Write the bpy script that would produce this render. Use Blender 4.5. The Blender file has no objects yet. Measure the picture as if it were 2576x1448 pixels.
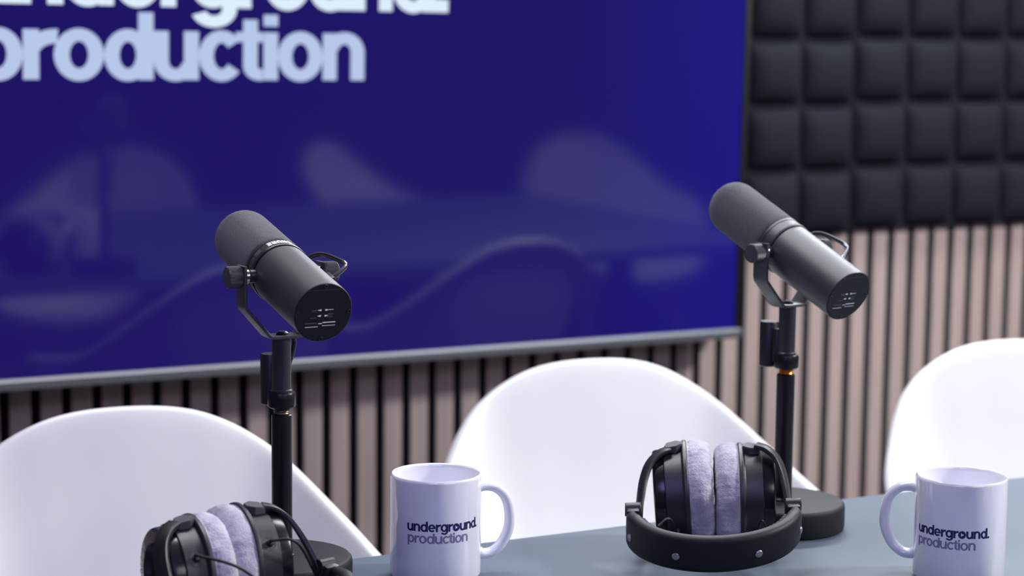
import bpy, bmesh, math, random, json
from mathutils import Vector, Matrix, noise
random.seed(7)
C = bpy.context.scene.collection
PI = math.pi
R_ = math.radians
TABLE_Z = 0.74

# ------------------------------------------------------------------ helpers
def link(name, me, mat, parent=None):
    o = bpy.data.objects.new(name, me)
    C.objects.link(o)
    if mat is not None:
        me.materials.clear(); me.materials.append(mat)
    if parent is not None:
        o.parent = parent
    return o

def mesh(bm, name, angle=35, recalc=True):
    if recalc:
        bmesh.ops.recalc_face_normals(bm, faces=bm.faces)
    me = bpy.data.meshes.new(name)
    bm.to_mesh(me); bm.free()
    for p in me.polygons: p.use_smooth = True
    me.set_sharp_from_angle(angle=R_(angle))
    return me

def obj(name, bm, mat, parent=None, angle=35, recalc=True):
    return link(name, mesh(bm, name, angle, recalc), mat, parent)

def thing(name, label, cat, loc=(0, 0, 0), rotz=0.0, group=None):
    o = bpy.data.objects.new(name, None); C.objects.link(o)
    o.empty_display_size = 0.05
    o.location = loc; o.rotation_euler = (0, 0, rotz)
    o['label'] = label; o['category'] = cat
    if group: o['group'] = group
    return o

def tag(o, label, cat, group=None):
    o['label'] = label; o['category'] = cat
    if group: o['group'] = group
    return o

def struct(name, bm, mat):
    o = obj(name, bm, mat); o['kind'] = 'structure'
    return o

def copy_tree(o, parent=None):
    c = o.copy(); C.objects.link(c)
    if parent is not None: c.parent = parent
    for ch in list(o.children): copy_tree(ch, c)
    return c

def xf(bm, verts, M):
    if M is not None:
        for v in verts: v.co = M @ v.co

def add_box(bm, c, s, M=None, bevel=0.0, seg=2):
    r = bmesh.ops.create_cube(bm, size=1.0)
    vs = r['verts']
    for v in vs: v.co = Vector((c[0] + v.co.x * s[0], c[1] + v.co.y * s[1], c[2] + v.co.z * s[2]))
    if bevel > 0:
        es = list({e for v in vs for e in v.link_edges})
        res = bmesh.ops.bevel(bm, geom=es, offset=bevel, segments=seg, profile=0.5, affect='EDGES', clamp_overlap=True)
        vs = list({v for f in res['faces'] for v in f.verts} | {v for v in vs if v.is_valid})
    xf(bm, vs, M)
    return vs

def add_lathe(bm, prof, seg=48, M=None, closed=False):
    """profile of (radius, z) about z"""
    rings = []
    new = []
    for r, z in prof:
        if r < 1e-7:
            v = bm.verts.new((0, 0, z)); rings.append([v]); new.append(v)
        else:
            ring = [bm.verts.new((r * math.cos(2 * PI * k / seg), r * math.sin(2 * PI * k / seg), z)) for k in range(seg)]
            rings.append(ring); new += ring
    pairs = list(zip(rings[:-1], rings[1:]))
    if closed: pairs.append((rings[-1], rings[0]))
    for a, b in pairs:
        for k in range(seg):
            k2 = (k + 1) % seg
            if len(a) == 1 and len(b) == 1: continue
            if len(a) == 1: bm.faces.new((a[0], b[k], b[k2]))
            elif len(b) == 1: bm.faces.new((a[k], a[k2], b[0]))
            else: bm.faces.new((a[k], a[k2], b[k2], b[k]))
    xf(bm, new, M)
    return new

def bez(pts, n=8):
    """Catmull-Rom through pts"""
    P = [Vector(p) for p in pts]
    P = [2 * P[0] - P[1]] + P + [2 * P[-1] - P[-2]]
    out = []
    for i in range(1, len(P) - 2):
        a, b, c, d = P[i - 1:i + 3]
        for k in range(n):
            t = k / n
            out.append(0.5 * (2 * b + (c - a) * t + (2 * a - 5 * b + 4 * c - d) * t * t + (3 * b - a - 3 * c + d) * t ** 3))
    out.append(P[-2].copy())
    return out

def add_sweep(bm, path, section, nrm, M=None, cap=True, closed=False, scale=None):
    """sweep a closed 2D section [(a,b)] along path; a runs along the normal N, b along T x N"""
    path = [Vector(p) for p in path]
    n = len(path); rings = []; new = []
    for i, p in enumerate(path):
        if closed: t = path[(i + 1) % n] - path[i - 1]
        else: t = path[min(i + 1, n - 1)] - path[max(i - 1, 0)]
        t.normalize()
        N = Vector(nrm(i, p, t) if callable(nrm) else nrm)
        N = (N - t * N.dot(t)); N.normalize()
        B = t.cross(N)
        s = scale(i / (n - 1)) if scale else (1, 1)
        ring = [bm.verts.new(p + N * (a * s[0]) + B * (b * s[1])) for a, b in section]
        rings.append(ring); new += ring
    m = len(section)
    prs = list(zip(rings[:-1], rings[1:]))
    if closed: prs.append((rings[-1], rings[0]))
    for a, b in prs:
        for k in range(m):
            bm.faces.new((a[k], a[(k + 1) % m], b[(k + 1) % m], b[k]))
    if cap and not closed:
        bm.faces.new(rings[0][::-1]); bm.faces.new(rings[-1])
    xf(bm, new, M)
    return new

def circ(r, n=12, ry=None):
    ry = r if ry is None else ry
    return [(r * math.cos(2 * PI * k / n), ry * math.sin(2 * PI * k / n)) for k in range(n)]

def rrect(w, h, r, n=3):
    out = []
    for cx, cy, a0 in ((w / 2 - r, h / 2 - r, 0), (-w / 2 + r, h / 2 - r, 90), (-w / 2 + r, -h / 2 + r, 180), (w / 2 - r, -h / 2 + r, 270)):
        for k in range(n + 1):
            a = R_(a0 + 90 * k / n)
            out.append((cx + r * math.cos(a), cy + r * math.sin(a)))
    return out

def add_tube(bm, path, r, seg=10, M=None, scale=None):
    def nn(i, p, t):
        return Vector((0, 0, 1)) if abs(t.z) < 0.9 else Vector((1, 0, 0))
    # parallel-transport style normal
    path = [Vector(p) for p in path]
    st = {'N': None}
    def tr(i, p, t):
        if st['N'] is None: st['N'] = nn(i, p, t)
        N = st['N'] - t * st['N'].dot(t)
        N.normalize(); st['N'] = N
        return N
    return add_sweep(bm, path, circ(r, seg), tr, M, scale=scale)

def add_poly(bm, pts, z0, z1, M=None):
    """extrude a 2D polygon between z0 and z1"""
    a = [bm.verts.new((x, y, z0)) for x, y in pts]
    b = [bm.verts.new((x, y, z1)) for x, y in pts]
    n = len(pts)
    bm.faces.new(a[::-1]); bm.faces.new(b)
    for k in range(n): bm.faces.new((a[k], a[(k + 1) % n], b[(k + 1) % n], b[k]))
    xf(bm, a + b, M)
    return a + b

# ------------------------------------------------------------------ lettering (flat, built from stems and rings; x-height = 1)
def _ring(cx, cy, rx, ry, w, h, a0=0, a1=360, n=None):
    n = n or max(4, int(abs(a1 - a0) / 12)); out = []
    for k in range(n):
        q = [R_(a0 + (a1 - a0) * (k + d) / n) for d in (0, 1)]
        out.append([(cx + rx * math.cos(q[0]), cy + ry * math.sin(q[0])), (cx + rx * math.cos(q[1]), cy + ry * math.sin(q[1])),
                    (cx + (rx - w) * math.cos(q[1]), cy + (ry - h) * math.sin(q[1])), (cx + (rx - w) * math.cos(q[0]), cy + (ry - h) * math.sin(q[0]))])
    return out
def _rect(x0, y0, x1, y1): return [[(x0, y0), (x1, y0), (x1, y1), (x0, y1)]]
def _flip(polys, w): return [[(w - x, 1 - y) for x, y in p] for p in polys]
def glyph(c, w):
    h = w * .88; A = 1.37
    if c == 'o': return .93, _ring(.465, .5, .465, .53, w, h)
    if c in 'nu':
        W = .88
        P = _rect(0, 0, w, 1) + _rect(W - w, 0, W, .62) + _ring(W / 2 + .015, .60, W / 2 - .015, .43, w, h, 0, 165)
        return W, (P if c == 'n' else _flip(P, W))
    if c in 'dp':
        W = .94; P = _ring(.45, .5, .45, .53, w, h) + _rect(W - w, 0, W, A)
        return W, (P if c == 'd' else [[(W - x, 1 - y) for x, y in p] for p in P])
    if c == 'g':
        W = .93; return W, _ring(.45, .51, .45, .52, w, h) + _rect(W - w, -.05, W, 1) + _ring(.475, -.03, .455, .37, w, h * .92, -160, 0)
    if c == 'e':
        W = .90; return W, _ring(.45, .5, .45, .53, w, h, 0, 322) + _rect(w * .6, .40, W - .01, .40 + h * .78)
    if c == 'c': return .88, _ring(.45, .5, .45, .53, w, h, 38, 322)
    if c == 'r': return .56, _rect(0, 0, w, 1) + _ring(.60, .50, .60, .51, w, h * 1.12, 86, 160)
    if c == 't':
        return w + .12, _rect(0, .26, w, 1.26) + _rect(-.15, 1 - h * .80, w + .11, 1) + _ring(.33, .30, .33, .31, w, h, 180, 268) + _rect(.31, -.01, w + .11, h - .03)
    if c == 'i': return w, _rect(0, 0, w, 1) + _rect(0, 1.13, w, 1.37)
    if c == '.': return w, _rect(0, 0, w, w * .95)
    H = 1.0; W = .82
    if c == 'S': return W, _ring(.41, .73, .41, .29, w, h, 20, 270) + _ring(.41, .27 + h * .0, .41, .29, w, h, -160, 90)
    if c == 'H': return W, _rect(0, 0, w, H) + _rect(W - w, 0, W, H) + _rect(w, .5 - h / 2, W - w, .5 + h / 2)
    if c == 'U': return W, _rect(0, .4, w, H) + _rect(W - w, .4, W, H) + _ring(W / 2, .42, W / 2, .44, w, h, 180, 360)
    if c == 'R': return W, _rect(0, 0, w, H) + _ring(.48, .72, .33, .28, w, h, -90, 90) + _rect(w, H - h, .48, H) + _rect(w, .44, .48, .44 + h) + [[(.40, .46), (.40 + w, .46), (W + .02, 0), (W - w, 0)]]
    if c == 'E': return .72, _rect(0, 0, w, H) + _rect(w, 0, .72, h) + _rect(w, .5 - h / 2, .66, .5 + h / 2) + _rect(w, H - h, .72, H)
    if c == 'D': return W, _rect(0, 0, w, H) + _ring(.36, .5, .46, .5, w, h, -90, 90) + _rect(w, 0, .36, h) + _rect(w, H - h, .36, H)
    if c == 'T': return W, _rect(W / 2 - w / 2, 0, W / 2 + w / 2, H) + _rect(0, H - h, W, H)
    if c == '7': return .66, _rect(0, H - h, .66, H) + [[(.14, 0), (.14 + w, 0), (.66, H - h), (.66 - w, H - h)]]
    if c == '0': return .70, _ring(.35, .5, .35, .5, w, h)
    return .3, []

def text_layout(s, w, track=0.0):
    x = 0.0; out = []
    for ch in s:
        if ch == ' ': x += .45; continue
        W, P = glyph(ch, w); out.append((ch, x, W, P)); x += W + track
    return out, x - track

def text_bm(s, xh, width, w=.30, track=0.0, cut=0.0):
    """flat lettering in the xy plane from x=0 on baseline y=0, scaled to the given width; optionally sliced so that it can be bent"""
    bm = bmesh.new(); lay, tot = text_layout(s, w, track); sx = width / tot
    for ch, x, W, P in lay:
        for poly in P:
            pts = [((x + a) * sx, b * xh) for a, b in poly]
            ar = sum(pts[i - 1][0] * pts[i][1] - pts[i][0] * pts[i - 1][1] for i in range(len(pts)))
            if ar < 0: pts.reverse()
            bm.faces.new([bm.verts.new((a, b, 0)) for a, b in pts])
    if cut > 0:
        k = cut
        while k < width:
            bmesh.ops.bisect_plane(bm, geom=bm.verts[:] + bm.edges[:] + bm.faces[:], dist=1e-7, plane_co=(k, 0, 0), plane_no=(1, 0, 0))
            k += cut
    return bm

# ------------------------------------------------------------------ materials
def mat(name, col, rough=0.5, metal=0.0, spec=0.5, bump=None, vary=None, coat=0.0, sheen=0.0, emis=None, estr=1.0):
    """bump=(scale, strength, distance); vary=(scale, colour2, detail)"""
    m = bpy.data.materials.new(name); m.use_nodes = True
    nt = m.node_tree; b = nt.nodes['Principled BSDF']
    b.inputs['Base Color'].default_value = (*col, 1)
    b.inputs['Roughness'].default_value = rough
    b.inputs['Metallic'].default_value = metal
    b.inputs['Specular IOR Level'].default_value = spec
    b.inputs['Coat Weight'].default_value = coat
    b.inputs['Coat Roughness'].default_value = 0.05
    b.inputs['Sheen Weight'].default_value = sheen
    if emis:
        b.inputs['Emission Color'].default_value = (*emis, 1); b.inputs['Emission Strength'].default_value = estr
    if bump or vary:
        tc = nt.nodes.new('ShaderNodeTexCoord')
    if vary:
        n = nt.nodes.new('ShaderNodeTexNoise'); n.inputs['Scale'].default_value = vary[0]; n.inputs['Detail'].default_value = vary[2]
        mp = nt.nodes.new('ShaderNodeMapping')
        if len(vary) > 3: mp.inputs['Scale'].default_value = vary[3]
        nt.links.new(tc.outputs['Object'], mp.inputs['Vector']); nt.links.new(mp.outputs['Vector'], n.inputs['Vector'])
        cr = nt.nodes.new('ShaderNodeValToRGB')
        cr.color_ramp.elements[0].position = 0.35; cr.color_ramp.elements[1].position = 0.65
        cr.color_ramp.elements[0].color = (*vary[1], 1); cr.color_ramp.elements[1].color = (*col, 1)
        nt.links.new(n.outputs['Fac'], cr.inputs['Fac']); nt.links.new(cr.outputs['Color'], b.inputs['Base Color'])
    if bump:
        n = nt.nodes.new('ShaderNodeTexNoise'); n.inputs['Scale'].default_value = bump[0]; n.inputs['Detail'].default_value = 3
        bp = nt.nodes.new('ShaderNodeBump'); bp.inputs['Strength'].default_value = bump[1]; bp.inputs['Distance'].default_value = bump[2]
        nt.links.new(tc.outputs['Object'], n.inputs['Vector']); nt.links.new(n.outputs['Fac'], bp.inputs['Height'])
        nt.links.new(bp.outputs['Normal'], b.inputs['Normal'])
    return m

M = {}
M['white_plastic'] = mat('white moulded plastic', (0.685, 0.69, 0.70), 0.36, spec=0.4)
M['ceramic'] = mat('white glazed ceramic', (0.78, 0.78, 0.84), 0.12, coat=0.6)
M['navy_print'] = mat('navy print', (0.012, 0.010, 0.085), 0.35)
M['grey_print'] = mat('grey print', (0.20, 0.185, 0.32), 0.35)
M['table'] = mat('blue grey laminate', (0.112, 0.143, 0.182), 0.42, spec=0.4, bump=(900, 0.06, 0.0004), vary=(3, (0.104, 0.132, 0.172), 3))
M['table_leg'] = mat('dark powder coat', (0.03, 0.03, 0.035), 0.5)
M['mic_paint'] = mat('satin charcoal enamel', (0.028, 0.031, 0.040), 0.48, spec=0.85, metal=0.15, bump=(1800, 0.08, 0.0003))
M['mic_band'] = mat('black satin band', (0.018, 0.018, 0.024), 0.35)
M['mic_rim'] = mat('grey satin rim', (0.06, 0.06, 0.07), 0.35)
M['foam'] = mat('charcoal acoustic windscreen foam', (0.125, 0.125, 0.142), 0.95, spec=0.15, bump=(2600, 0.8, 0.0010), vary=(1500, (0.036, 0.036, 0.044), 3), sheen=0.25)
M['black_plastic'] = mat('black matt plastic', (0.009, 0.010, 0.013), 0.42, bump=(2500, 0.10, 0.0003))
M['knob'] = mat('dark grey knurled plastic', (0.045, 0.045, 0.055), 0.5)
M['cap'] = mat('black end plate', (0.005, 0.006, 0.009), 0.45, spec=0.25)
M['stand'] = mat('black powder coated steel', (0.005, 0.005, 0.008), 0.34, spec=0.3)
M['stand_base'] = mat('black textured cast base', (0.009, 0.009, 0.012), 0.55, spec=0.25, bump=(1600, 0.35, 0.0008))
M['stand_tube'] = mat('charcoal coated tube', (0.020, 0.022, 0.028), 0.40)
M['steel'] = mat('polished steel', (0.62, 0.62, 0.66), 0.22, metal=1.0)
M['dark_steel'] = mat('dark nickel rod', (0.10, 0.10, 0.12), 0.22, metal=0.9)
M['brass'] = mat('orange brass thread', (0.62, 0.22, 0.03), 0.3, metal=0.8)
M['thread'] = mat('dull bronze thread', (0.16, 0.13, 0.10), 0.35, metal=0.8)
M['mark_white'] = mat('white pad print', (0.72, 0.72, 0.76), 0.5)
M['mark_grey'] = mat('dim grey pad print', (0.16, 0.16, 0.20), 0.5)
M['mark_dim'] = mat('very dim grey pad print', (0.075, 0.075, 0.08), 0.5)
M['leatherette'] = mat('black leatherette', (0.006, 0.006, 0.010), 0.55, spec=0.3, bump=(700, 0.15, 0.0006))
M['cup_plastic'] = mat('black grained cup plastic', (0.017, 0.017, 0.024), 0.40, spec=0.7, bump=(1500, 0.30, 0.0006))
M['gloss_black'] = mat('black gloss plastic', (0.012, 0.012, 0.016), 0.22)
M['clip'] = mat('dark grey satin plastic', (0.050, 0.052, 0.060), 0.48)
M['wire'] = mat('black rubber wire', (0.008, 0.008, 0.010), 0.5, spec=0.4)
M['velour'] = mat('grey velour', (0.62, 0.61, 0.69), 0.95, spec=0.1, sheen=0.6, bump=(950, 0.9, 0.0018), vary=(62, (0.36, 0.35, 0.46), 3.0))
M['screw'] = mat('black screw', (0.03, 0.03, 0.034), 0.3, metal=0.6)
M['rivet'] = mat('grey metal rivet', (0.30, 0.30, 0.32), 0.34, metal=0.9)
M['wood'] = mat('pale brown wood veneer', (0.405, 0.322, 0.292), 0.6, spec=0.3, vary=(9, (0.340, 0.264, 0.236), 5, (6.0, 6.0, 0.35)))
M['slat_side'] = mat('dark fibreboard slat side', (0.060, 0.048, 0.048), 0.8)
M['felt'] = mat('black felt backing', (0.006, 0.006, 0.007), 0.95, spec=0.1)
M['acoustic'] = mat('charcoal acoustic foam', (0.0145, 0.016, 0.022), 0.98, spec=0.04, bump=(500, 0.4, 0.001))
M['bezel'] = mat('black screen bezel', (0.006, 0.006, 0.007), 0.45, spec=0.3)
M['trim_metal'] = mat('brushed grey metal trim', (0.13, 0.135, 0.15), 0.42, metal=0.6, bump=(300, 0.05, 0.0004))
M['paint'] = mat('dark grey wall paint', (0.085, 0.085, 0.105), 0.85, bump=(300, 0.05, 0.001))
M['ceil'] = mat('dark ceiling paint', (0.10, 0.10, 0.12), 0.9, bump=(200, 0.05, 0.001))
M['floor'] = mat('grey floor vinyl', (0.12, 0.12, 0.14), 0.6, vary=(5, (0.10, 0.10, 0.12), 4))
M['beech'] = mat('pale beech', (0.50, 0.34, 0.20), 0.5, vary=(14, (0.42, 0.28, 0.16), 4, (5, 5, 0.4)))
M['letter_bright'] = mat('glowing pale blue letters', (0.0, 0.0, 0.0), 0.30, spec=0.3, emis=(0.72, 0.84, 0.97), estr=1.0)
M['letter_dim'] = mat('glowing grey blue letters', (0.0, 0.0, 0.0), 0.30, spec=0.3, emis=(0.47, 0.56, 0.81), estr=1.0)

def screen_material():
    m = bpy.data.materials.new('blue lit display panel'); m.use_nodes = True
    nt = m.node_tree; b = nt.nodes['Principled BSDF']
    b.inputs['Base Color'].default_value = (0.004, 0.004, 0.006, 1)
    b.inputs['Roughness'].default_value = 0.06
    b.inputs['Specular IOR Level'].default_value = 0.50
    tc = nt.nodes.new('ShaderNodeTexCoord')
    sep = nt.nodes.new('ShaderNodeSeparateXYZ'); nt.links.new(tc.outputs['Generated'], sep.inputs[0])
    cr = nt.nodes.new('ShaderNodeValToRGB')
    e = cr.color_ramp.elements
    e[0].position = 0.0; e[0].color = (0.0075, 0.0022, 0.115, 1)
    e[1].position = 1.0; e[1].color = (0.0090, 0.0040, 0.205, 1)
    e2 = cr.color_ramp.elements.new(0.80); e2.color = (0.0075, 0.0030, 0.125, 1)
    nt.links.new(sep.outputs['X'], cr.inputs['Fac'])
    nt.links.new(cr.outputs['Color'], b.inputs['Emission Color'])
    b.inputs['Emission Strength'].default_value = 1.0
    return m
M['screen'] = screen_material()

# ------------------------------------------------------------------ room
X0, X1, Y0, Y1, ZC = -1.3, 4.6, -2.3, 2.810, 2.75
def slab(name, c, s, m):
    bm = bmesh.new(); add_box(bm, c, s); return struct(name, bm, m)
slab('floor', ((X0 + X1) / 2, (Y0 + Y1) / 2, -0.05), (X1 - X0 + .2, Y1 - Y0 + .2, 0.1), M['floor'])
slab('ceiling', ((X0 + X1) / 2, (Y0 + Y1) / 2, ZC + 0.05), (X1 - X0 + .2, Y1 - Y0 + .2, 0.1), M['ceil'])
slab('wall_back', ((X0 + X1) / 2, Y1 + 0.05, ZC / 2), (X1 - X0 + .2, 0.1, ZC), M['paint'])
slab('wall_front', ((X0 + X1) / 2, Y0 - 0.05, ZC / 2), (X1 - X0 + .2, 0.1, ZC), M['paint'])
slab('wall_left', (X0 - 0.05, (Y0 + Y1) / 2, ZC / 2), (0.1, Y1 - Y0, ZC), M['paint'])
slab('wall_right', (X1 + 0.05, (Y0 + Y1) / 2, ZC / 2), (0.1, Y1 - Y0, ZC), M['paint'])

# slatted wood cladding: 31 mm slats on black felt, 43.6 mm pitch, front faces at SLAT_Y
SLAT_Y = 2.7758
PITCH = 0.0436
def slat_panel(xa, xb, label):
    t = thing('slatted_wall_panel', label, 'wall panel', ((xa + xb) / 2, Y1, 0.0))
    bm = bmesh.new(); add_box(bm, (0, -0.0045, 1.33), (xb - xa, 0.008, 2.62)); obj('felt_backing', bm, M['felt'], t)
    bm = bmesh.new()
    k = 0
    g0 = 1.1194
    i0 = math.ceil((xa - g0) / PITCH - 0.6)
    while True:
        ga = g0 + (i0 + k) * PITCH + 0.0068; gb = g0 + (i0 + k + 1) * PITCH - 0.0068
        a = max(ga, xa + 0.0012); b = min(gb, xb - 0.0012); k += 1
        if a > xb: break
        if b - a < 0.004: continue
        add_box(bm, ((a + b) / 2 - (xa + xb) / 2, (SLAT_Y + Y1 - 0.009) / 2 - Y1, 1.33), (b - a, Y1 - 0.009 - SLAT_Y, 2.62), bevel=0.0012, seg=1)
    o = obj('slats', bm, M['wood'], t)
    o.data.materials.append(M['slat_side'])          # only the fronts are veneered
    for p in o.data.polygons:
        if abs(p.normal.x) > .8: p.material_index = 1
    return t
slat_panel(-0.32, 1.791, 'brown wood slat wall panel shaded below the large blue screen')
slat_panel(1.791, 3.90, 'pale brown wood slat wall panel right of the screen, below the dark foam')

# acoustic foam: square pillows, bottom edge at z=0.903
FP = 0.1074
def foam_panel(x, cols, rows, label, dz=0.0, y_front=2.7425):
    t = thing('acoustic_foam_panel', label, 'foam panel', (x, SLAT_Y - 0.0005, 0.903 + dz))
    depth = SLAT_Y - y_front
    bm = bmesh.new()
    W, Hh = cols * FP, rows * FP
    add_box(bm, (W / 2, -0.006, Hh / 2), (W - 0.001, 0.012, Hh - 0.001))
    obj('foam_base', bm, M['acoustic'], t)
    bm = bmesh.new(); N = 10
    rng = random.Random(int(x * 1000))
    for i in range(cols):
        for j in range(rows):
            jx, jz, jd = rng.uniform(-.0006, .0006), rng.uniform(-.0008, .0008), rng.uniform(.96, 1.03)
            g = []
            for a in range(N + 1):
                row = []
                for b in range(N + 1):
                    u, v = 2 * a / N - 1, 2 * b / N - 1
                    # denser samples toward the edges
                    uu, vv = math.sin(u * PI / 2), math.sin(v * PI / 2)
                    h = ((1 - abs(uu) ** 3.2) * (1 - abs(vv) ** 3.0)) ** 0.55
                    px = (i + .5) * FP + uu * (FP / 2 - 0.0042) + jx; pz = (j + .5) * FP + vv * (FP / 2 - 0.0042) + jz
                    row.append(bm.verts.new((px, -0.0115 - (depth - 0.012) * h * jd, pz)))
                g.append(row)
            for a in range(N):
                for b in range(N):
                    bm.faces.new((g[a][b], g[a + 1][b], g[a + 1][b + 1], g[a][b + 1]))
    obj('pillow_blocks', bm, M['acoustic'], t, angle=80)
    return t
foam_panel(1.8945, 2, 6, 'narrow charcoal acoustic foam panel directly beside the screen edge', dz=-0.009)
foam_panel(1.8945 + 2 * FP + 0.002, 6, 6, 'wide charcoal acoustic foam panel above the pale slats at far right', dz=-0.0045)

# ------------------------------------------------------------------ television
SY = 2.7104
def television():
    w, h, zb = 1.587, 0.911, 0.7393
    t = thing('television', 'large wall mounted screen glowing deep blue with pale lettering', 'screen', (1.8576, SY, zb))
    t.rotation_euler = (R_(0.6), R_(0.35), R_(1.7))
    c = -w / 2
    bm = bmesh.new(); add_box(bm, (c, 0.022, h / 2), (w, 0.037, h), bevel=0.003)
    obj('cabinet', bm, M['bezel'], t)
    bl = 0.0122
    bm = bmesh.new(); add_box(bm, (c, 0.0025, (0.0152 + h - bl) / 2), (w - 2 * bl, 0.003, h - bl - 0.0152))
    scr = obj('screen', bm, M['screen'], t)
    bm = bmesh.new()
    for cx in (-w + bl / 2, -bl / 2):
        add_box(bm, (cx, 0.0015, h / 2), (bl, 0.006, h), bevel=0.001)
    add_box(bm, (c, 0.0015, h - bl / 2), (w - 2 * bl, 0.006, bl), bevel=0.001)
    obj('bezel', bm, M['bezel'], t)
    bm = bmesh.new()
    sec = [(-0.0075, 0.0), (-0.0088, 0.0015), (-0.0085, 0.0116), (-0.0055, 0.0150), (0.004, 0.0150), (0.004, 0.0)]
    add_sweep(bm, [(-w, 0, 0), (-0.004, 0, 0)], sec, (0, 1, 0))
    obj('bottom_trim', bm, M['trim_metal'], t)
    bm = bmesh.new(); add_box(bm, (c, 0.0625, h / 2), (0.40, 0.044, 0.40), bevel=0.002)
    obj('wall_bracket', bm, M['table_leg'], t)
    # lettering shown on the screen
    def line(s, x_left, width, base, xh, m):
        bm = text_bm(s, xh, width, w=.292)
        for v in bm.verts: v.co = Vector((x_left + v.co.x, 0.0007, base + v.co.y))
        return obj('lettering', bm, m, scr, recalc=False)
    o1 = line('underground.', -1.2437, .7010, .5093, .0672, M['letter_bright'])
    o1['label'] = 'pale white lettering reading underground.'
    o2 = line('production', -1.2385, .5620, .4110, .0657, M['letter_dim'])
    o2['label'] = 'grey blue lettering reading production'
    return t
television()

# ------------------------------------------------------------------ table
def table():
    xa, xb, ya, yb = -0.55, 2.75, 0.62, 1.7075
    t = thing('conference_table', 'blue grey laminate table carrying the microphones, mugs and headphones', 'table', ((xa + xb) / 2, (ya + yb) / 2, 0))
    w, d = xb - xa, yb - ya
    bm = bmesh.new(); add_box(bm, (0, 0, TABLE_Z - 0.0125), (w, d, 0.025), bevel=0.0015)
    obj('tabletop', bm, M['table'], t)
    bm = bmesh.new()
    add_box(bm, (0, d / 2 - 0.38, TABLE_Z - 0.045), (w - 0.3, 0.03, 0.04)); add_box(bm, (0, -d / 2 + 0.12, TABLE_Z - 0.045), (w - 0.3, 0.03, 0.04))
    obj('under_frame', bm, M['table_leg'], t)
    for sx in (-1, 1):
        for yy in (d / 2 - 0.38, -d / 2 + 0.12):
            bm = bmesh.new(); add_box(bm, (sx * (w / 2 - 0.18), yy, (TABLE_Z - 0.025) / 2), (0.05, 0.05, TABLE_Z - 0.025), bevel=0.004)
            obj('leg', bm, M['table_leg'], t)
table()

# ------------------------------------------------------------------ chairs
RIM = [(0.0, .2566, .8257), (.0888, .2527, .8153), (.1639, .2342, .7747), (.2251, .170, .7110), (.2590, .105, .668), (.2740, .0099, .6500),
       (.2690, -.0888, .6320), (.2480, -.1678, .5757), (.215, -.225, .495), (.15, -.256, .445), (.07, -.268, .430), (0, -.270, .427)]
def chair_mesh():
    half = bez([(-RIM[1][0], RIM[1][1], RIM[1][2])] + RIM + [(-RIM[-2][0], RIM[-2][1], RIM[-2][2])], 8)
    half = half[8:-8]
    rim = half + [Vector((-p.x, p.y, p.z)) for p in half[-2:0:-1]]
    rim = [p - Vector((p.x, p.y, 0)).normalized() * .017 for p in rim]
    n = len(rim)
    bm = bmesh.new()
    ctr = bm.verts.new((0, 0.0, 0.418))
    us = [0.16, 0.32, 0.46, 0.58, 0.68, 0.77, 0.85, 0.91, 0.96, 1.0]
    rows = []
    P0 = Vector((0, 0, .418))
    for u in us:
        row = []
        for p in rim:
            h = p.z - 0.42
            P1 = Vector((p.x * .70, p.y * .70, .412))
            P2 = Vector((p.x * .86, p.y * .80, .422 + .58 * h))
            q = P0 * (1 - u) ** 3 + P1 * 3 * u * (1 - u) ** 2 + P2 * 3 * u * u * (1 - u) + p * u ** 3
            row.append(bm.verts.new(q))
        rows.append(row)
    # rolled lip
    for out, dz in ((0.0060, 0.0012), (0.0120, -0.0006), (0.0165, -0.0055), (0.0185, -0.0130)):
        row = []
        for i, p in enumerate(rim):
            t = rim[(i + 1) % n] - rim[i - 1]
            o = Vector((p.x, p.y * 1.0, 0)); o.normalize()
            s = 1.0
            row.append(bm.verts.new(p + o * out * s + Vector((0, 0, dz))))
        rows.append(row)
    for k in range(n): bm.faces.new((ctr, rows[0][k], rows[0][(k + 1) % n]))
    for a, b in zip(rows[:-1], rows[1:]):
        for k in range(n):
            bm.faces.new((a[k], b[k], b[(k + 1) % n], a[(k + 1) % n]))
    return mesh(bm, 'seat_shell', 60)

def make_chair(label, group):
    t = thing('tub_chair', label, 'chair', (0, 0, 0), 0, group)
    o = link('seat_shell', chair_mesh(), M['white_plastic'], t)
    sd = o.modifiers.new('thickness', 'SOLIDIFY'); sd.thickness = 0.006; sd.offset = -1
    ss = o.modifiers.new('smooth', 'SUBSURF'); ss.levels = 1; ss.render_levels = 2
    for sx in (-1, 1):
        for sy in (-1, 1):
            bm = bmesh.new()
            add_tube(bm, [(sx * .115, sy * .105, .400), (sx * .19, sy * .175, .20), (sx * .255, sy * .235, 0.001)], 0.014, 12, scale=lambda u: (1.15 - .35 * u, 1.15 - .35 * u))
            obj('leg', bm, M['beech'], t)
    bm = bmesh.new()
    for sx in (-1, 1):
        add_tube(bm, [(sx * .12, -.11, .385), (0, 0, .396), (-sx * .12, .11, .385)], 0.006, 8)
    add_lathe(bm, [(0, .380), (.05, .380), (.05, .405), (0, .405)], 20)
    obj('seat_frame', bm, M['table_leg'], t)
    return t
chairs = [((.6111, 1.8451), -.1207, 'white moulded tub chair at left, behind the left microphone stand'),
          ((1.2285, 1.9127), -.1065, 'white moulded tub chair in the middle, between the two microphones'),
          ((1.8128, 1.8219), -.1335, 'white moulded tub chair cut off at the right edge of the photo')]
chairs += [((1.72, .05), R_(222), 'white tub chair on the camera side of the table, reflected at left in the screen'),
           ((2.66, .05), R_(140), 'white tub chair on the camera side of the table, reflected above the left microphone'),
           ((3.46, -.02), R_(186), 'white tub chair on the camera side of the table, reflected at right in the screen')]
proto = None
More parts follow.
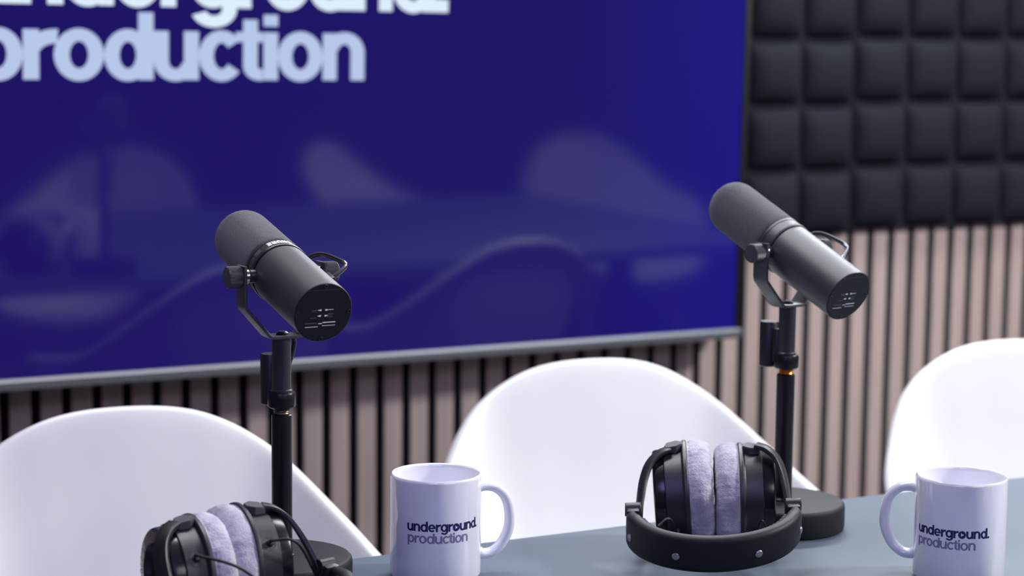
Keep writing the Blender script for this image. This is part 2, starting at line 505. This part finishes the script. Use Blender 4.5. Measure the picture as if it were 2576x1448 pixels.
for (cx, cy), rz, lab in chairs:
    if proto is None: proto = make_chair(lab, 'white tub chairs around the table'); o = proto
    else: o = copy_tree(proto); o['label'] = lab
    o.location = (cx, cy, 0); o.rotation_euler = (0, 0, rz)

# ------------------------------------------------------------------ microphone stands
def make_stand(label, ring_mat, loc):
    t = thing('microphone_stand', label, 'microphone stand', loc, 0, 'short table microphone stands')
    bm = bmesh.new()
    add_lathe(bm, [(0, 0), (.0595, 0), (.0612, .0012), (.0620, .004), (.0620, .0225), (.0614, .0252), (.0598, .0268), (.0580, .0272), (0, .0272)], 96)
    obj('base', bm, M['stand_base'], t)
    bm = bmesh.new()
    add_lathe(bm, [(0, .0268), (.0108, .0268), (.0108, .0288), (.0091, .0300), (.0091, .1535), (.0080, .1545), (0, .1545)], 40)
    obj('pole', bm, M['stand'], t)
    bm = bmesh.new()
    add_lathe(bm, [(0, .1540), (.0066, .1540), (.0072, .1552), (.0066, .1562), (.0074, .1572), (.0068, .1582), (.0085, .1598), (.0085, .1610), (0, .1610)], 32)
    obj('threaded_collar', bm, ring_mat, t)
    bm = bmesh.new()
    add_lathe(bm, [(0, .1598), (.0100, .1598), (.0120, .1612), (.0123, .1625), (.0123, .1722), (.0115, .1738), (.0095, .1742), (0, .1742)], 40)
    obj('clutch', bm, M['stand'], t)
    bm = bmesh.new()
    add_lathe(bm, [(0, .1740), (.0093, .1740), (.0093, .1758), (.0084, .1768), (.0084, .2215), (0, .2215)], 40)
    obj('upper_tube', bm, M['stand_tube'], t)
    return t

# ------------------------------------------------------------------ microphones
CAPL = 0.0895; MR = 0.0263
PIV = 0.0556
def head_matrix(tilt):
    # maps (x, n, s): x right, n perpendicular up, s along the microphone axis
    c, s = math.cos(tilt), math.sin(tilt)
    return Matrix(((1, 0, 0, 0), (0, -s, c, 0), (0, c, s, PIV), (0, 0, 0, 1)))

def make_mic(label, loc, heading, tilt, band_mat='mic_band', turn=0.0):
    t = thing('broadcast_microphone', label, 'microphone', loc, heading, 'broadcast microphones on table stands')
    H = head_matrix(tilt)
    # axis-symmetric pieces are lathed about z = s
    bm = bmesh.new()
    L = CAPL
    add_lathe(bm, [(MR - .0008, -L + .0012), (MR - .0005, -L + .0003), (MR, -L + .0010), (MR, .0005), (MR - .0012, .0012), (MR - .0012, .0026)], 96, H)
    body = obj('body', bm, M['mic_paint'], t)
    bm = bmesh.new()
    add_lathe(bm, [(0, -L + .0002), (MR - .0010, -L + .0002), (MR - .0007, -L + .0008), (MR - .0007, -L + .004)], 72, H)
    cap = obj('end_plate', bm, M['cap'], t)
    # marks printed on the end plate  (x, n) in mm
    def bars(lst, m, nm):
        bm = bmesh.new()
        for x0, x1, n0, th in lst:
            vs = [bm.verts.new((x / 1000, n / 1000, -L + .00012)) for x, n in ((x0, n0), (x1, n0), (x1, n0 + th), (x0, n0 + th))]
            bm.faces.new(vs); xf(bm, vs, H)
        return bm
    bm = bars([(0.2, 12.0, -9.2, .85), (-3.6, -.2, -10.0, .75), (-15.5, -3.8, -12.6, .55), (0.0, 12.0, -11.9, .5)], None, '')
    def arrow(bm, x, n, d):
        vs = [bm.verts.new(((x + d * a) / 1000, (n + b) / 1000, -L + .00012)) for a, b in ((0, .75), (1.3, .75), (3.6, 0), (1.3, -.75), (0, -.75))]
        bm.faces.new(vs); xf(bm, vs, H)
    for n_ in (2.5, -2.7):
        arrow(bm, 1.4, n_, 1); arrow(bm, -1.9, n_, -1)
    vs = [bm.verts.new((a / 1000, b / 1000, -L + .00012)) for a, b in ((4.9, 2.2), (9.2, 2.4), (9.2, 2.7), (4.9, 2.9))]
    bm.faces.new(vs); xf(bm, vs, H)
    obj('printed_symbols', bm, M['mark_white'], cap, recalc=True)
    bm = bars([(-15.5, -5.0, -9.4, .8), (-10.5, -6.0, 2.2, .8), (-10.6, -6.0, 1.1, .4), (-11.4, -6.0, -4.7, .6), (4.4, 9.0, -1.6, .7), (4.4, 8.6, -2.9, .5), (4.4, 9.2, -4.4, .6),
               (-15, 14, 20.2, .25), (12.0, 12.3, 4, 1.0)], None, '')
    obj('printed_lines', bm, M['mark_dim'], cap)
    for x, n in ((0, 24), (-24, 0), (24, 0), (0, -24)):
        x *= .98; n *= .98
        bm = bmesh.new()
        add_lathe(bm, [(0, -L + .0003), (.0008, -L + .0003), (.0011, -L - .0003), (.0018, -L - .0003), (.0021, -L + .0004)], 16, H @ Matrix.Translation((x / 1000, n / 1000, 0)))
        obj('screw', bm, M['screw'], cap)
    # band behind the windscreen
    bm = bmesh.new()
    add_lathe(bm, [(MR - .002, .0020), (MR + .0006, .0020), (MR + .0010, .0026), (MR + .0010, .0050), (MR + .0004, .0054), (MR + .0004, .0138), (MR + .0010, .0142), (MR + .0010, .0166), (MR + .0002, .0174), (MR - .003, .0176)], 96, H)
    band = obj('band', bm, M[band_mat], t)
    # letters on the band: they read from the windscreen side, so seen from behind they stand on their heads
    def on_band(bm, psi0, s0):
        for v in bm.verts:
            a = psi0 + v.co.x / MR
            r = MR + .00065
            v.co = H @ Vector((r * math.cos(a), r * math.sin(a), s0 - v.co.y))
    bm = text_bm('SHURE', .0062, .0225, w=.34, track=.10, cut=.0012)
    on_band(bm, R_(68 + turn), .0130)
    obj('lettering', bm, M['mark_white'], band)
    bm = bmesh.new()
    for k in range(8):
        y0, y1 = (0.0, .0052)
        add = [(k * .00085, y0), (k * .00085 + .00032, y0), (k * .00085 + .00032, y1), (k * .00085, y1)]
        bm.faces.new([bm.verts.new((a, b, 0)) for a, b in add])
    for yy in (0.0, .0024, .0049):
        bm.faces.new([bm.verts.new((a, b, 0)) for a, b in ((0, yy), (.0028, yy), (.0028, yy + .0003), (0, yy + .0003))])
    on_band(bm, R_(133 + turn), .0122)
    obj('printed_emblem', bm, M['mark_grey'], band)
    bm = bmesh.new()
    for rx, ry in ((.0042, .0027), (.0030, .0014)):
        N = 20
        a = [bm.verts.new((rx * math.cos(2 * PI * k / N), .0026 + ry * math.sin(2 * PI * k / N), 0)) for k in range(N)]
        b = [bm.verts.new(((rx - .00035) * math.cos(2 * PI * k / N), .0026 + (ry - .0003) * math.sin(2 * PI * k / N), 0)) for k in range(N)]
        for k in range(N): bm.faces.new((a[k], a[(k + 1) % N], b[(k + 1) % N], b[k]))
    on_band(bm, R_(160 + turn), .0122)
    obj('printed_emblem', bm, M['mark_grey'], band)
    # foam windscreen
    bm = bmesh.new()
    fr = .0270; s0, s1 = .0168, .1074
    prof = [(MR - .002, s0), (fr - .0010, s0 + .0004), (fr, s0 + .003)]
    for k in range(1, 14): prof.append((fr, s0 + .003 + (s1 - .020 - s0 - .003) * k / 13))
    for k in range(1, 13):
        a = PI / 2 * k / 12
        prof.append(((fr - .017) + .017 * math.cos(a) if k < 12 else fr - .017, s1 - .020 + .020 * math.sin(a)))
    prof += [(.006, s1 + .0006), (0, s1 + .0008)]
    add_lathe(bm, prof, 96, H)
    for v in bm.verts:
        n = noise.noise(v.co * 900)
        v.co += (v.co - H @ Vector((0, 0, .06))).normalized() * n * .00030
    obj('foam_windscreen', bm, M['foam'], t, angle=80)
    # yoke: flat strap bent to a U
    bm = bmesh.new()
    path = [(-.0375, 0, PIV + .0095), (-.0375, 0, PIV - .024), (-.0366, 0, PIV - .0275), (-.0150, 0, .0032), (-.0120, 0, .0016), (.0120, 0, .0016), (.0150, 0, .0032), (.0366, 0, PIV - .0275), (.0375, 0, PIV - .024), (.0375, 0, PIV + .0095)]
    def yn(i, p, tt): return Vector((0, 1, 0)).cross(tt)
    add_sweep(bm, path, rrect(.0030, .0190, .0006, 2), yn)
    yoke = obj('yoke', bm, M['mic_paint'], t, angle=25)
    bm = bmesh.new(); add_lathe(bm, [(0, .0030), (.0055, .0030), (.0055, .0046), (.0035, .0060), (0, .0060)], 20); obj('bolt', bm, M['screw'], yoke)
    Ry = Matrix.Rotation(PI / 2, 4, 'Y')
    for sx in (-1, 1):
        Mx = Matrix.Translation((0, 0, PIV)) @ (Ry if sx > 0 else Matrix.Rotation(-PI / 2, 4, 'Y'))
        bm = bmesh.new()
        N = 112; z0, z1 = .0392, .0515
        prof = [(.0060, z0, 0), (.0090, z0, 0), (.0095, z0 + .0008, 1), (.0095, z1 - .0012, 1), (.0088, z1 - .0002, 0), (.0078, z1, 0)]
        rings = []
        for r, z, rib in prof:
            rings.append([bm.verts.new(Mx @ Vector(((r - (.00045 if (rib and k % 2) else 0)) * math.cos(2 * PI * k / N), (r - (.00045 if (rib and k % 2) else 0)) * math.sin(2 * PI * k / N), z))) for k in range(N)])
        for a, b in zip(rings[:-1], rings[1:]):
            for k in range(N): bm.faces.new((a[k], a[(k + 1) % N], b[(k + 1) % N], b[k]))
        bm.faces.new(rings[0][::-1]); bm.faces.new(rings[-1])
        obj('tilt_knob', bm, M['knob'], yoke, angle=20)
        bm = bmesh.new()
        add_lathe(bm, [(0, .0310), (.0050, .0310), (.0064, .0322), (.0064, .0352), (.0055, .0362), (0, .0362)], 32, Mx)
        obj('washer', bm, M['steel'], yoke)
        bm = bmesh.new(); add_lathe(bm, [(0, MR - .002), (.0060, MR - .002), (.0060, .0305), (.0055, .0312), (0, .0312)], 32, Mx)
        obj('pivot_boss', bm, M['mic_band'], t)
    # cable guard rod on the right flank, and its foot
    bm = bmesh.new()
    pts = [(.0250, .0105, .0060), (.0315, .0150, .0040), (.0385, .0172, -.0030), (.0445, .0180, -.0200), (.0455, .0178, -.0265), (.0435, .0168, -.0320), (.0330, .0135, -.0400), (.0250, .0110, -.0440)]
    add_tube(bm, [H @ Vector(p) for p in bez(pts, 6)], .0022, 10)
    rod = obj('cable_guard', bm, M['dark_steel'], t)
    bm = bmesh.new()
    a0 = R_(23)
    Mf = H @ Matrix.Translation((.0258, .0110, -.0435)) @ Matrix.Rotation(a0, 4, 'Z')
    add_box(bm, (0, 0, 0), (.0045, .0090, .0150), Mf, bevel=.0012)
    obj('guard_foot', bm, M['black_plastic'], rod)
    # cable from the yoke to the connector
    bm = bmesh.new()
    add_tube(bm, bez([(.013, .006, .000), (.0155, .010, -.008), (.013, .014, -.024), (.006, .018, -.036), (.0, .022, -.046)], 6), .0022, 8)
    obj('cable', bm, M['black_plastic'], t)
    # cable connector barrel in front of the tube
    bm = bmesh.new()
    Mc = Matrix.Translation((0, .0255, -.0625))
    add_lathe(bm, [(0, 0), (.0085, 0), (.0094, .0008), (.0094, .0435), (.0086, .0450), (0, .0450)], 36, Mc)
    add_lathe(bm, [(0, .006), (.0048, .006), (.0048, .038), (.0042, .039), (0, .039)], 20, Matrix.Translation((0, .0135, -.0625)))
    obj('connector', bm, M['black_plastic'], t)
    return t

STAND1 = (.6484, 1.6489); STAND2 = (1.1775, 1.637)
make_stand('short black microphone stand at left, with dull bronze thread, behind the cropped headphones', M['thread'], (*STAND1, TABLE_Z))
make_stand('short black microphone stand at right, with orange thread, behind the whole headphones', M['brass'], (*STAND2, TABLE_Z))
make_mic('charcoal broadcast microphone with foam windscreen on the left stand, in front of the blue screen', (STAND1[0] + .0008, STAND1[1], TABLE_Z + .2216), R_(1.72), R_(14.65))
make_mic('charcoal broadcast microphone with foam windscreen on the right stand, in front of the slats', (*STAND2, TABLE_Z + .2216), R_(8.5), R_(23.8), band_mat='mic_paint', turn=-62)

# ------------------------------------------------------------------ mugs
def make_mug(label, loc, logo_a, handle_a, base_z):
    t = thing('mug', label, 'mug', loc, 0, 'printed white mugs')
    bm = bmesh.new()
    r, h = .0410, .0950
    add_lathe(bm, [(0, .0025), (.0340, .0025), (.0350, 0), (.0375, 0), (.0398, .0015), (r, .0045), (r, h - .0030), (r - .0004, h - .0012), (r - .0015, h - .0001), (r - .0026, h - .0004), (r - .0033, h - .0016),
                   (r - .0037, h - .004), (r - .0040, .012), (r - .0055, .0075), (r - .010, .0058), (0, .0055)], 96)
    obj('cup', bm, M['ceramic'], t, angle=60)
    bm = bmesh.new()
    pts = [(.0385, .0805), (.0460, .0812), (.0560, .0785), (.0648, .0690), (.0682, .0540), (.0672, .0400), (.0610, .0270), (.0520, .0195), (.0440, .0182), (.0385, .0205)]
    pts = bez([(a, 0, b) for a, b in pts], 6)
    Mh = Matrix.Rotation(handle_a, 4, 'Z')
    add_sweep(bm, pts, circ(.0046, 16, .0063), lambda i, p, tt: Vector((0, 1, 0)).cross(tt), Mh, scale=lambda u: (1 + .25 * abs(2 * u - 1) ** 6, 1 + .25 * abs(2 * u - 1) ** 6))
    obj('handle', bm, M['ceramic'], t, angle=60)
    rr = r + .00018
    def wrap(bm, a_mid_left, z):
        for v in bm.verts:
            a = a_mid_left + v.co.x / rr
            v.co = Vector((rr * math.cos(a), rr * math.sin(a), z + v.co.y))
    W = .0716; XH = .0067
    bm = text_bm('underground.', XH, W, w=.262, track=.03, cut=.0016)
    # play symbol filling the second round letter
    lay, tot = text_layout('underground.', .262, .03)
    cx = (lay[7][1] + lay[7][2] / 2) * W / tot; cyy = .5 * XH
    N = 24
    ring = [bm.verts.new((cx + .0030 * math.cos(2 * PI * k / N), cyy + .0034 * math.sin(2 * PI * k / N), 0)) for k in range(N)]
    tri = [bm.verts.new((cx + a, cyy + b, 0)) for a, b in ((.0019, 0), (-.0009, .0016), (-.0009, -.0016))]
    # fill between circle and triangle by sectors
    def near(k):
        a = 360 * k / N
        return 0 if (a < 75 or a > 285) else (1 if a < 180 else 2)
    for k in range(N):
        k2 = (k + 1) % N; i, j = near(k), near(k2)
        if i == j: bm.faces.new((ring[k], ring[k2], tri[i]))
        else: bm.faces.new((ring[k], ring[k2], tri[j], tri[i]))
    wrap(bm, logo_a, base_z)
    o = obj('printed_lettering', bm, M['navy_print'], t, recalc=True); o['label'] = 'navy lettering reading underground.'
    bm = text_bm('production', XH, .0580, w=.235, track=.03, cut=.0016)
    wrap(bm, logo_a + R_(.5), base_z - .0106)
    o = obj('printed_lettering', bm, M['grey_print'], t, recalc=True); o['label'] = 'grey lettering reading production'
    return t
make_mug('white ceramic mug with navy and grey lettering, handle pointing right, beside the left microphone', (.7852, 1.621, TABLE_Z), R_(206.8), R_(345), .0502)
make_mug('white ceramic mug with navy and grey lettering, handle pointing left, at the right edge', (1.2104, 1.4083, TABLE_Z), R_(168.5), R_(132), .0462)

# ------------------------------------------------------------------ headphones
CR = .0500
def make_headphones(label, loc, rz, roll=R_(9), lean=(0, 0), twist=0.0, zoff=0.0, tip=0.0, cup_shift=(0, 0, 0), spread=0.0, band_w=1.0, swivel=0.0, wires=((.004, .126), (.066, .05)), entry=47, pad_k=1.0):
    t = thing('headphones', label, 'headphones', loc, rz, 'closed headphones with grey velour pads')
    # local frame: x across the head, u toward the headband (-y), v up; rolled forward about x through the cup centre
    B = Matrix.Translation((0, 0, CR + .0012 + zoff)) @ Matrix.Rotation(tip, 4, 'Y') @ Matrix.Rotation(roll, 4, 'X') @ Matrix(((1, 0, 0, 0), (0, -1, 0, 0), (0, 0, 1, 0), (0, 0, 0, 1)))
    # the sprung headband is a little twisted against the cups: lifts toward +x
    TW = lambda bm: [setattr(v, 'co', v.co + Vector(((band_w - 1) * v.co.x, 0, twist * (v.co.x + .07) / .14))) for v in bm.verts]
    def side(sx):
        ln = lean[0] if sx < 0 else lean[1]
        # cup frame: z of the lathe = outward
        BC = B @ Matrix.Translation((cup_shift[0] + sx * spread, cup_shift[1], cup_shift[2])) @ Matrix.Translation((sx * .033, 0, 0)) @ Matrix.Rotation(swivel, 4, 'Z') @ Matrix.Rotation(ln, 4, 'Y') @ Matrix.Translation((-sx * .033, 0, 0))
        Mc = BC @ Matrix(((0, 0, sx, 0), (1, 0, 0, 0), (0, 1, 0, 0), (0, 0, 0, 1)))
        bm = bmesh.new()
        # flange and body
        add_lathe(bm, [(.020, .0205), (.0490, .0205), (.0498, .0212), (.0500, .0226), (.0498, .0240), (.0486, .0250), (.0456, .0254), (.0448, .0262), (.0440, .0420), (.0433, .0426), (.020, .0426)], 96, Mc)
        cup = obj('ear_cup', bm, M['cup_plastic'], t, angle=30)
        bm = bmesh.new()
        add_lathe(bm, [(.030, .0422), (.0418, .0422), (.0424, .0430), (.0420, .0500), (.0414, .0522), (.0400, .0534), (.0310, .0540), (.0298, .0532), (.0275, .0485), (0, .0480)], 96, Mc)
        cov = obj('outer_cover', bm, M['gloss_black'], cup, angle=30)
        # velour pad
        bm = bmesh.new()
        prof = [(.022, .0208), (.0452, .0208), (.0470, .0196)]
        for k in range(9):
            a = R_(-10 + 110 * k / 8)
            prof.append((.0385 + .0092 * math.cos(a), .0120 - 0.0 - .0092 * math.sin(a) + 0.0))
        prof = [(.022, .0208), (.0455, .0208), (.0482, .0190), (.0493, .0160), (.0495, .0120), (.0488, .0085), (.0472, .0055), (.0446, .0032), (.0405, .0020), (.0360, .0022), (.0320, .0042), (.0295, .0080), (.0285, .0140), (.022, .0160)]
        P = bez([(a, .0208 - (.0208 - b) * pad_k, 0) for a, b in prof], 4)
        seg = 220
        vs = add_lathe(bm, [(p.x, p.y) for p in P], seg, None)
        for v in bm.verts:
            d = Vector((v.co.x, v.co.y, 0)); rr = d.length
            if rr > .030 and v.co.z < .0195:
                q = v.co * 1.0
                ang = math.atan2(v.co.y, v.co.x)
                n = noise.noise(Vector((q.x * 90, q.y * 90, q.z * 90 + sx * 3))) * .0007
                n += noise.noise(Vector((math.cos(ang) * 26, math.sin(ang) * 26, q.z * 60 + 7 * sx))) * .0006
                n += noise.noise(q * 700) * .00045
                c2 = Vector((d.x / rr * .0385, d.y / rr * .0385, .0115))
                v.co += (v.co - c2).normalized() * n
        xf(bm, bm.verts, Mc)
        obj('ear_pad', bm, M['velour'], cup, angle=80)
        # pivot clips top and bottom: wedge shaped caps
        for sv in (1, -1):
            bm = bmesh.new()
            # outline in (outward, u): pointed toward the pad
            pts = [(.0238, -.0040), (.0238, .0030), (.0300, .0085), (.0395, .0075), (.0420, .0020), (.0395, -.0070), (.0300, -.0080)]
            a = []; b = []
            for x, u in pts:
                a.append(bm.verts.new((sx * x, u, sv * .0440))); 
                b.append(bm.verts.new((sx * (x * .94 + .002), u * .90, sv * (.0512 if x < .036 else .0494))))
            if sx * sv < 0: a.reverse(); b.reverse()
            n = len(a)
            bm.faces.new(b)
            bm.faces.new(a[::-1])
            for k in range(n): bm.faces.new((a[k], a[(k + 1) % n], b[(k + 1) % n], b[k]))
            bmesh.ops.bevel(bm, geom=bm.edges[:], offset=.0006, segments=2, affect='EDGES')
            xf(bm, bm.verts, BC)
            obj('pivot_clip', bm, M['clip'], cup, angle=25)
        # shadow hole near the clip and cable entry on the headband side
        def on_cup(alpha, out, r=.0438):
            return Mc @ Matrix.Rotation(alpha, 4, 'Z') @ Matrix.Translation((r, 0, out)) @ Matrix.Rotation(PI / 2, 4, 'Y')
        bm = bmesh.new()
        add_lathe(bm, [(0, .0002), (.0014, .0002), (.0016, -.001)], 16, on_cup(R_(63), .0325))
        obj('vent_hole', bm, M['felt'], cup)
        bm = bmesh.new()
        al = R_(entry)
        Me = on_cup(al, .0335)
        add_lathe(bm, [(.0050, -.001), (.0062, .0000), (.0062, .0005), (.0056, .0006), (.0034, .0003), (.0030, .0003), (.0026, .0038), (.0018, .0050), (0, .0050)], 24, Me)
        ent = obj('cable_entry', bm, M['cup_plastic'], cup)
        bm = bmesh.new()
        p0 = Me @ Vector((0, 0, .003)); p1 = Me @ Vector((0, 0, .009))
        tgt = B @ Vector((wires[0 if sx < 0 else 1][0], wires[0 if sx < 0 else 1][1], -.004))
        mid = (p1 * .55 + tgt * .45) + Vector((0, -.006, .014))
        add_tube(bm, bez([p0, p1, mid, tgt], 10), .00125, 8)
        obj('connecting_wire', bm, M['wire'], ent)
        # letters around the outer ring
        if sx < 0:
            bm = text_bm('DT 770', .0056, .0300, w=.20, track=.22, cut=.0012)
            for v in bm.verts:
                a = R_(148) + v.co.x / .0370
                f = v.co.y / .0056
                r = .0388 - v.co.y; z = .0542
                v.co = Mc @ Vector((r * math.cos(a), r * math.sin(a), z))
            obj('lettering', bm, M['mark_white'], cov)
        # fork arm from clip round the cup to the hinge and back to the lower clip
        pts = [(.0400, 0.000, .0478), (.0490, .004, .0455), (.0580, .011, .0385), (.0635, .022, .0275), (.0665, .037, .0140), (.0680, .0480, .0)]
        full = pts + [(a, b, -c) for a, b, c in pts[-2::-1]]
        path = [Vector((sx * a, b, c)) for a, b, c in bez(full, 7)]
        bm = bmesh.new()
        def an(i, p, tt):
            o = Vector((p.x - sx * .02, p.y * .35, p.z)); return o
        add_sweep(bm, path, rrect(.0042, .0130, .0010, 2), an)
        if sx > 0: TW(bm)
        xf(bm, bm.verts, B)
        obj('yoke_arm', bm, M['black_plastic'], t, angle=30)
        # hinge block
        bm = bmesh.new()
        Mh = Matrix.Translation((sx * .0715, .0560, 0))
        add_box(bm, (0, 0, .0), (.0120, .0140, .0240), Mh, bevel=.0018)
        add_lathe(bm, [(0, -.0072), (.0058, -.0072), (.0064, -.0066), (.0064, .0066), (.0058, .0072), (0, .0072)], 24, Mh @ Matrix.Translation((0, -.0045, .0085)) @ Matrix.Rotation(PI / 2, 4, 'Y'))
        TW(bm); xf(bm, bm.verts, B)
        obj('hinge', bm, M['black_plastic'], t, angle=30)
    side(-1); side(1)
    # padded headband
    n = 60; path = []
    for k in range(n + 1):
        th = PI * k / n
        path.append(Vector((.0725 * math.cos(th), .0600 + .0745 * math.sin(th) ** .92, 0)))
    bm = bmesh.new()
    def bn(i, p, tt): return Vector((p.x, p.y - .060 + .004, 0)) if 0 < i < n else Vector((p.x, 0.002, 0))
    def bs(u):
        e = min(u, 1 - u)
        return (min(1, .55 + e * 7), min(1, .66 + e * 3.6))
    add_sweep(bm, path, rrect(.0130, .0340, .0056, 4), bn, scale=bs)
    TW(bm); xf(bm, bm.verts, B)
    hb = obj('headband', bm, M['leatherette'], t, angle=50)
    # inner cushion with scalloped edge
    bm = bmesh.new()
    rings = []
    NN = 150
    for k in range(NN + 1):
        th = R_(16) + (PI - R_(32)) * k / NN
        p = Vector((.0655 * math.cos(th), .0600 + .0672 * math.sin(th) ** .92, 0))
        Nn = Vector((math.cos(th), math.sin(th), 0))
        sc = .0128 + .0009 * abs(math.sin(k * PI / 5))
        th_ = .0042 + .0008 * abs(math.sin(k * PI / 5))
        rings.append([bm.verts.new(p + Nn * a * th_ + Vector((0, 0, b * sc))) for a, b in circ(1, 14)])
    for a, b in zip(rings[:-1], rings[1:]):
        for k in range(14): bm.faces.new((a[k], a[(k + 1) % 14], b[(k + 1) % 14], b[k]))
    bm.faces.new(rings[0]); bm.faces.new(rings[-1])
    TW(bm); xf(bm, bm.verts, B)
    obj('cushion', bm, M['leatherette'], hb, angle=70)
    for th in (16, 62, 116, 160):
        th = R_(th)
        p = Vector((.0725 * math.cos(th), .0600 + .0745 * math.sin(th) ** .92, -.002))
        Nn = Vector((p.x, (p.y - .056), 0)).normalized()
        q = Nn.to_track_quat('Z', 'Y').to_matrix().to_4x4()
        bm = bmesh.new()
        add_lathe(bm, [(.0036, .0050), (.0036, .0071), (.0028, .0078), (0, .0081)], 20, Matrix.Translation(p) @ q)
        TW(bm); xf(bm, bm.verts, B)
        obj('rivet', bm, M['rivet'], hb)
    return t
make_headphones('black headphones with grey velour pads, cropped by the bottom edge below the left microphone', (.5500, 1.5430, TABLE_Z), R_(10), tip=R_(-2.2), zoff=.0012, pad_k=1.10, swivel=R_(9), entry=41)
make_headphones('black headphones with grey velour pads, riveted headband facing the camera, between the mugs', (1.060, 1.590, TABLE_Z), R_(-31), roll=R_(10.5), twist=.008, lean=(R_(-5), R_(-2.5)), cup_shift=(.0035, -.006, .001), spread=.0030, band_w=1.03, entry=-28, pad_k=1.20, wires=((-.05, .06), (.05, .06)))

# ------------------------------------------------------------------ lights
def area(name, loc, target, size, size_y, power, col):
    l = bpy.data.lights.new(name, 'AREA'); l.shape = 'RECTANGLE'; l.size = size; l.size_y = size_y
    l.energy = power; l.color = col
    o = bpy.data.objects.new(name, l); C.objects.link(o); o.location = loc
    d = Vector(target) - Vector(loc)
    o.rotation_euler = d.to_track_quat('-Z', 'Y').to_euler()
    return o
area('ceiling_panel_light', (1.2, 2.10, 2.68), (1.2, 1.85, 0), 2.2, 0.30, 46, (0.95, 0.97, 1.0))
area('wall_top_light', (1.80, 2.71, 1.88), (1.3, 1.4, .85), 1.8, 0.12, 46, (0.90, 0.97, 1.0))
area('right_key_light', (3.42, 0.55, 2.58), (1.2, 2.3, .80), 0.40, 0.40, 108, (0.98, 0.97, 1.0))
area('front_violet_light', (-0.55, -0.35, 2.25), (.95, 1.7, .85), 1.0, 1.0, 18, (0.42, 0.38, 1.0))
area('front_soft_light', (1.4, -1.4, 2.5), (1.2, 1.8, .8), 1.6, 0.8, 20, (0.94, 0.95, 1.0))

w = bpy.data.worlds.new('room ambience'); bpy.context.scene.world = w; w.use_nodes = True
w.node_tree.nodes['Background'].inputs['Color'].default_value = (0.55, 0.55, 0.75, 1)
w.node_tree.nodes['Background'].inputs['Strength'].default_value = 0.15

# ------------------------------------------------------------------ camera
cam = bpy.data.cameras.new('camera'); co = bpy.data.objects.new('camera', cam); C.objects.link(co)
cam.sensor_width = 36.0; cam.lens = 5138 / 2576 * 36.0
pitch, roll, yaw = R_(7.2855), .010548, R_(27.965)
fw = Vector((math.sin(yaw) * math.cos(pitch), math.cos(yaw) * math.cos(pitch), -math.sin(pitch)))
rt = Vector((math.cos(yaw), -math.sin(yaw), 0)); up = rt.cross(fw)
r2 = rt * math.cos(roll) + up * math.sin(roll); u2 = up * math.cos(roll) - rt * math.sin(roll)
co.matrix_world = Matrix(((r2.x, u2.x, -fw.x, 0), (r2.y, u2.y, -fw.y, 0), (r2.z, u2.z, -fw.z, 1.2326), (0, 0, 0, 1)))
cam.dof.use_dof = True; cam.dof.focus_distance = 1.80; cam.dof.aperture_fstop = 4.5; cam.dof.aperture_blades = 9
cam.clip_start = 0.05
sc = bpy.context.scene
sc.camera = co
sc.view_settings.view_transform = 'Standard'
sc.view_settings.look = 'None'
sc.view_settings.exposure = 0.0
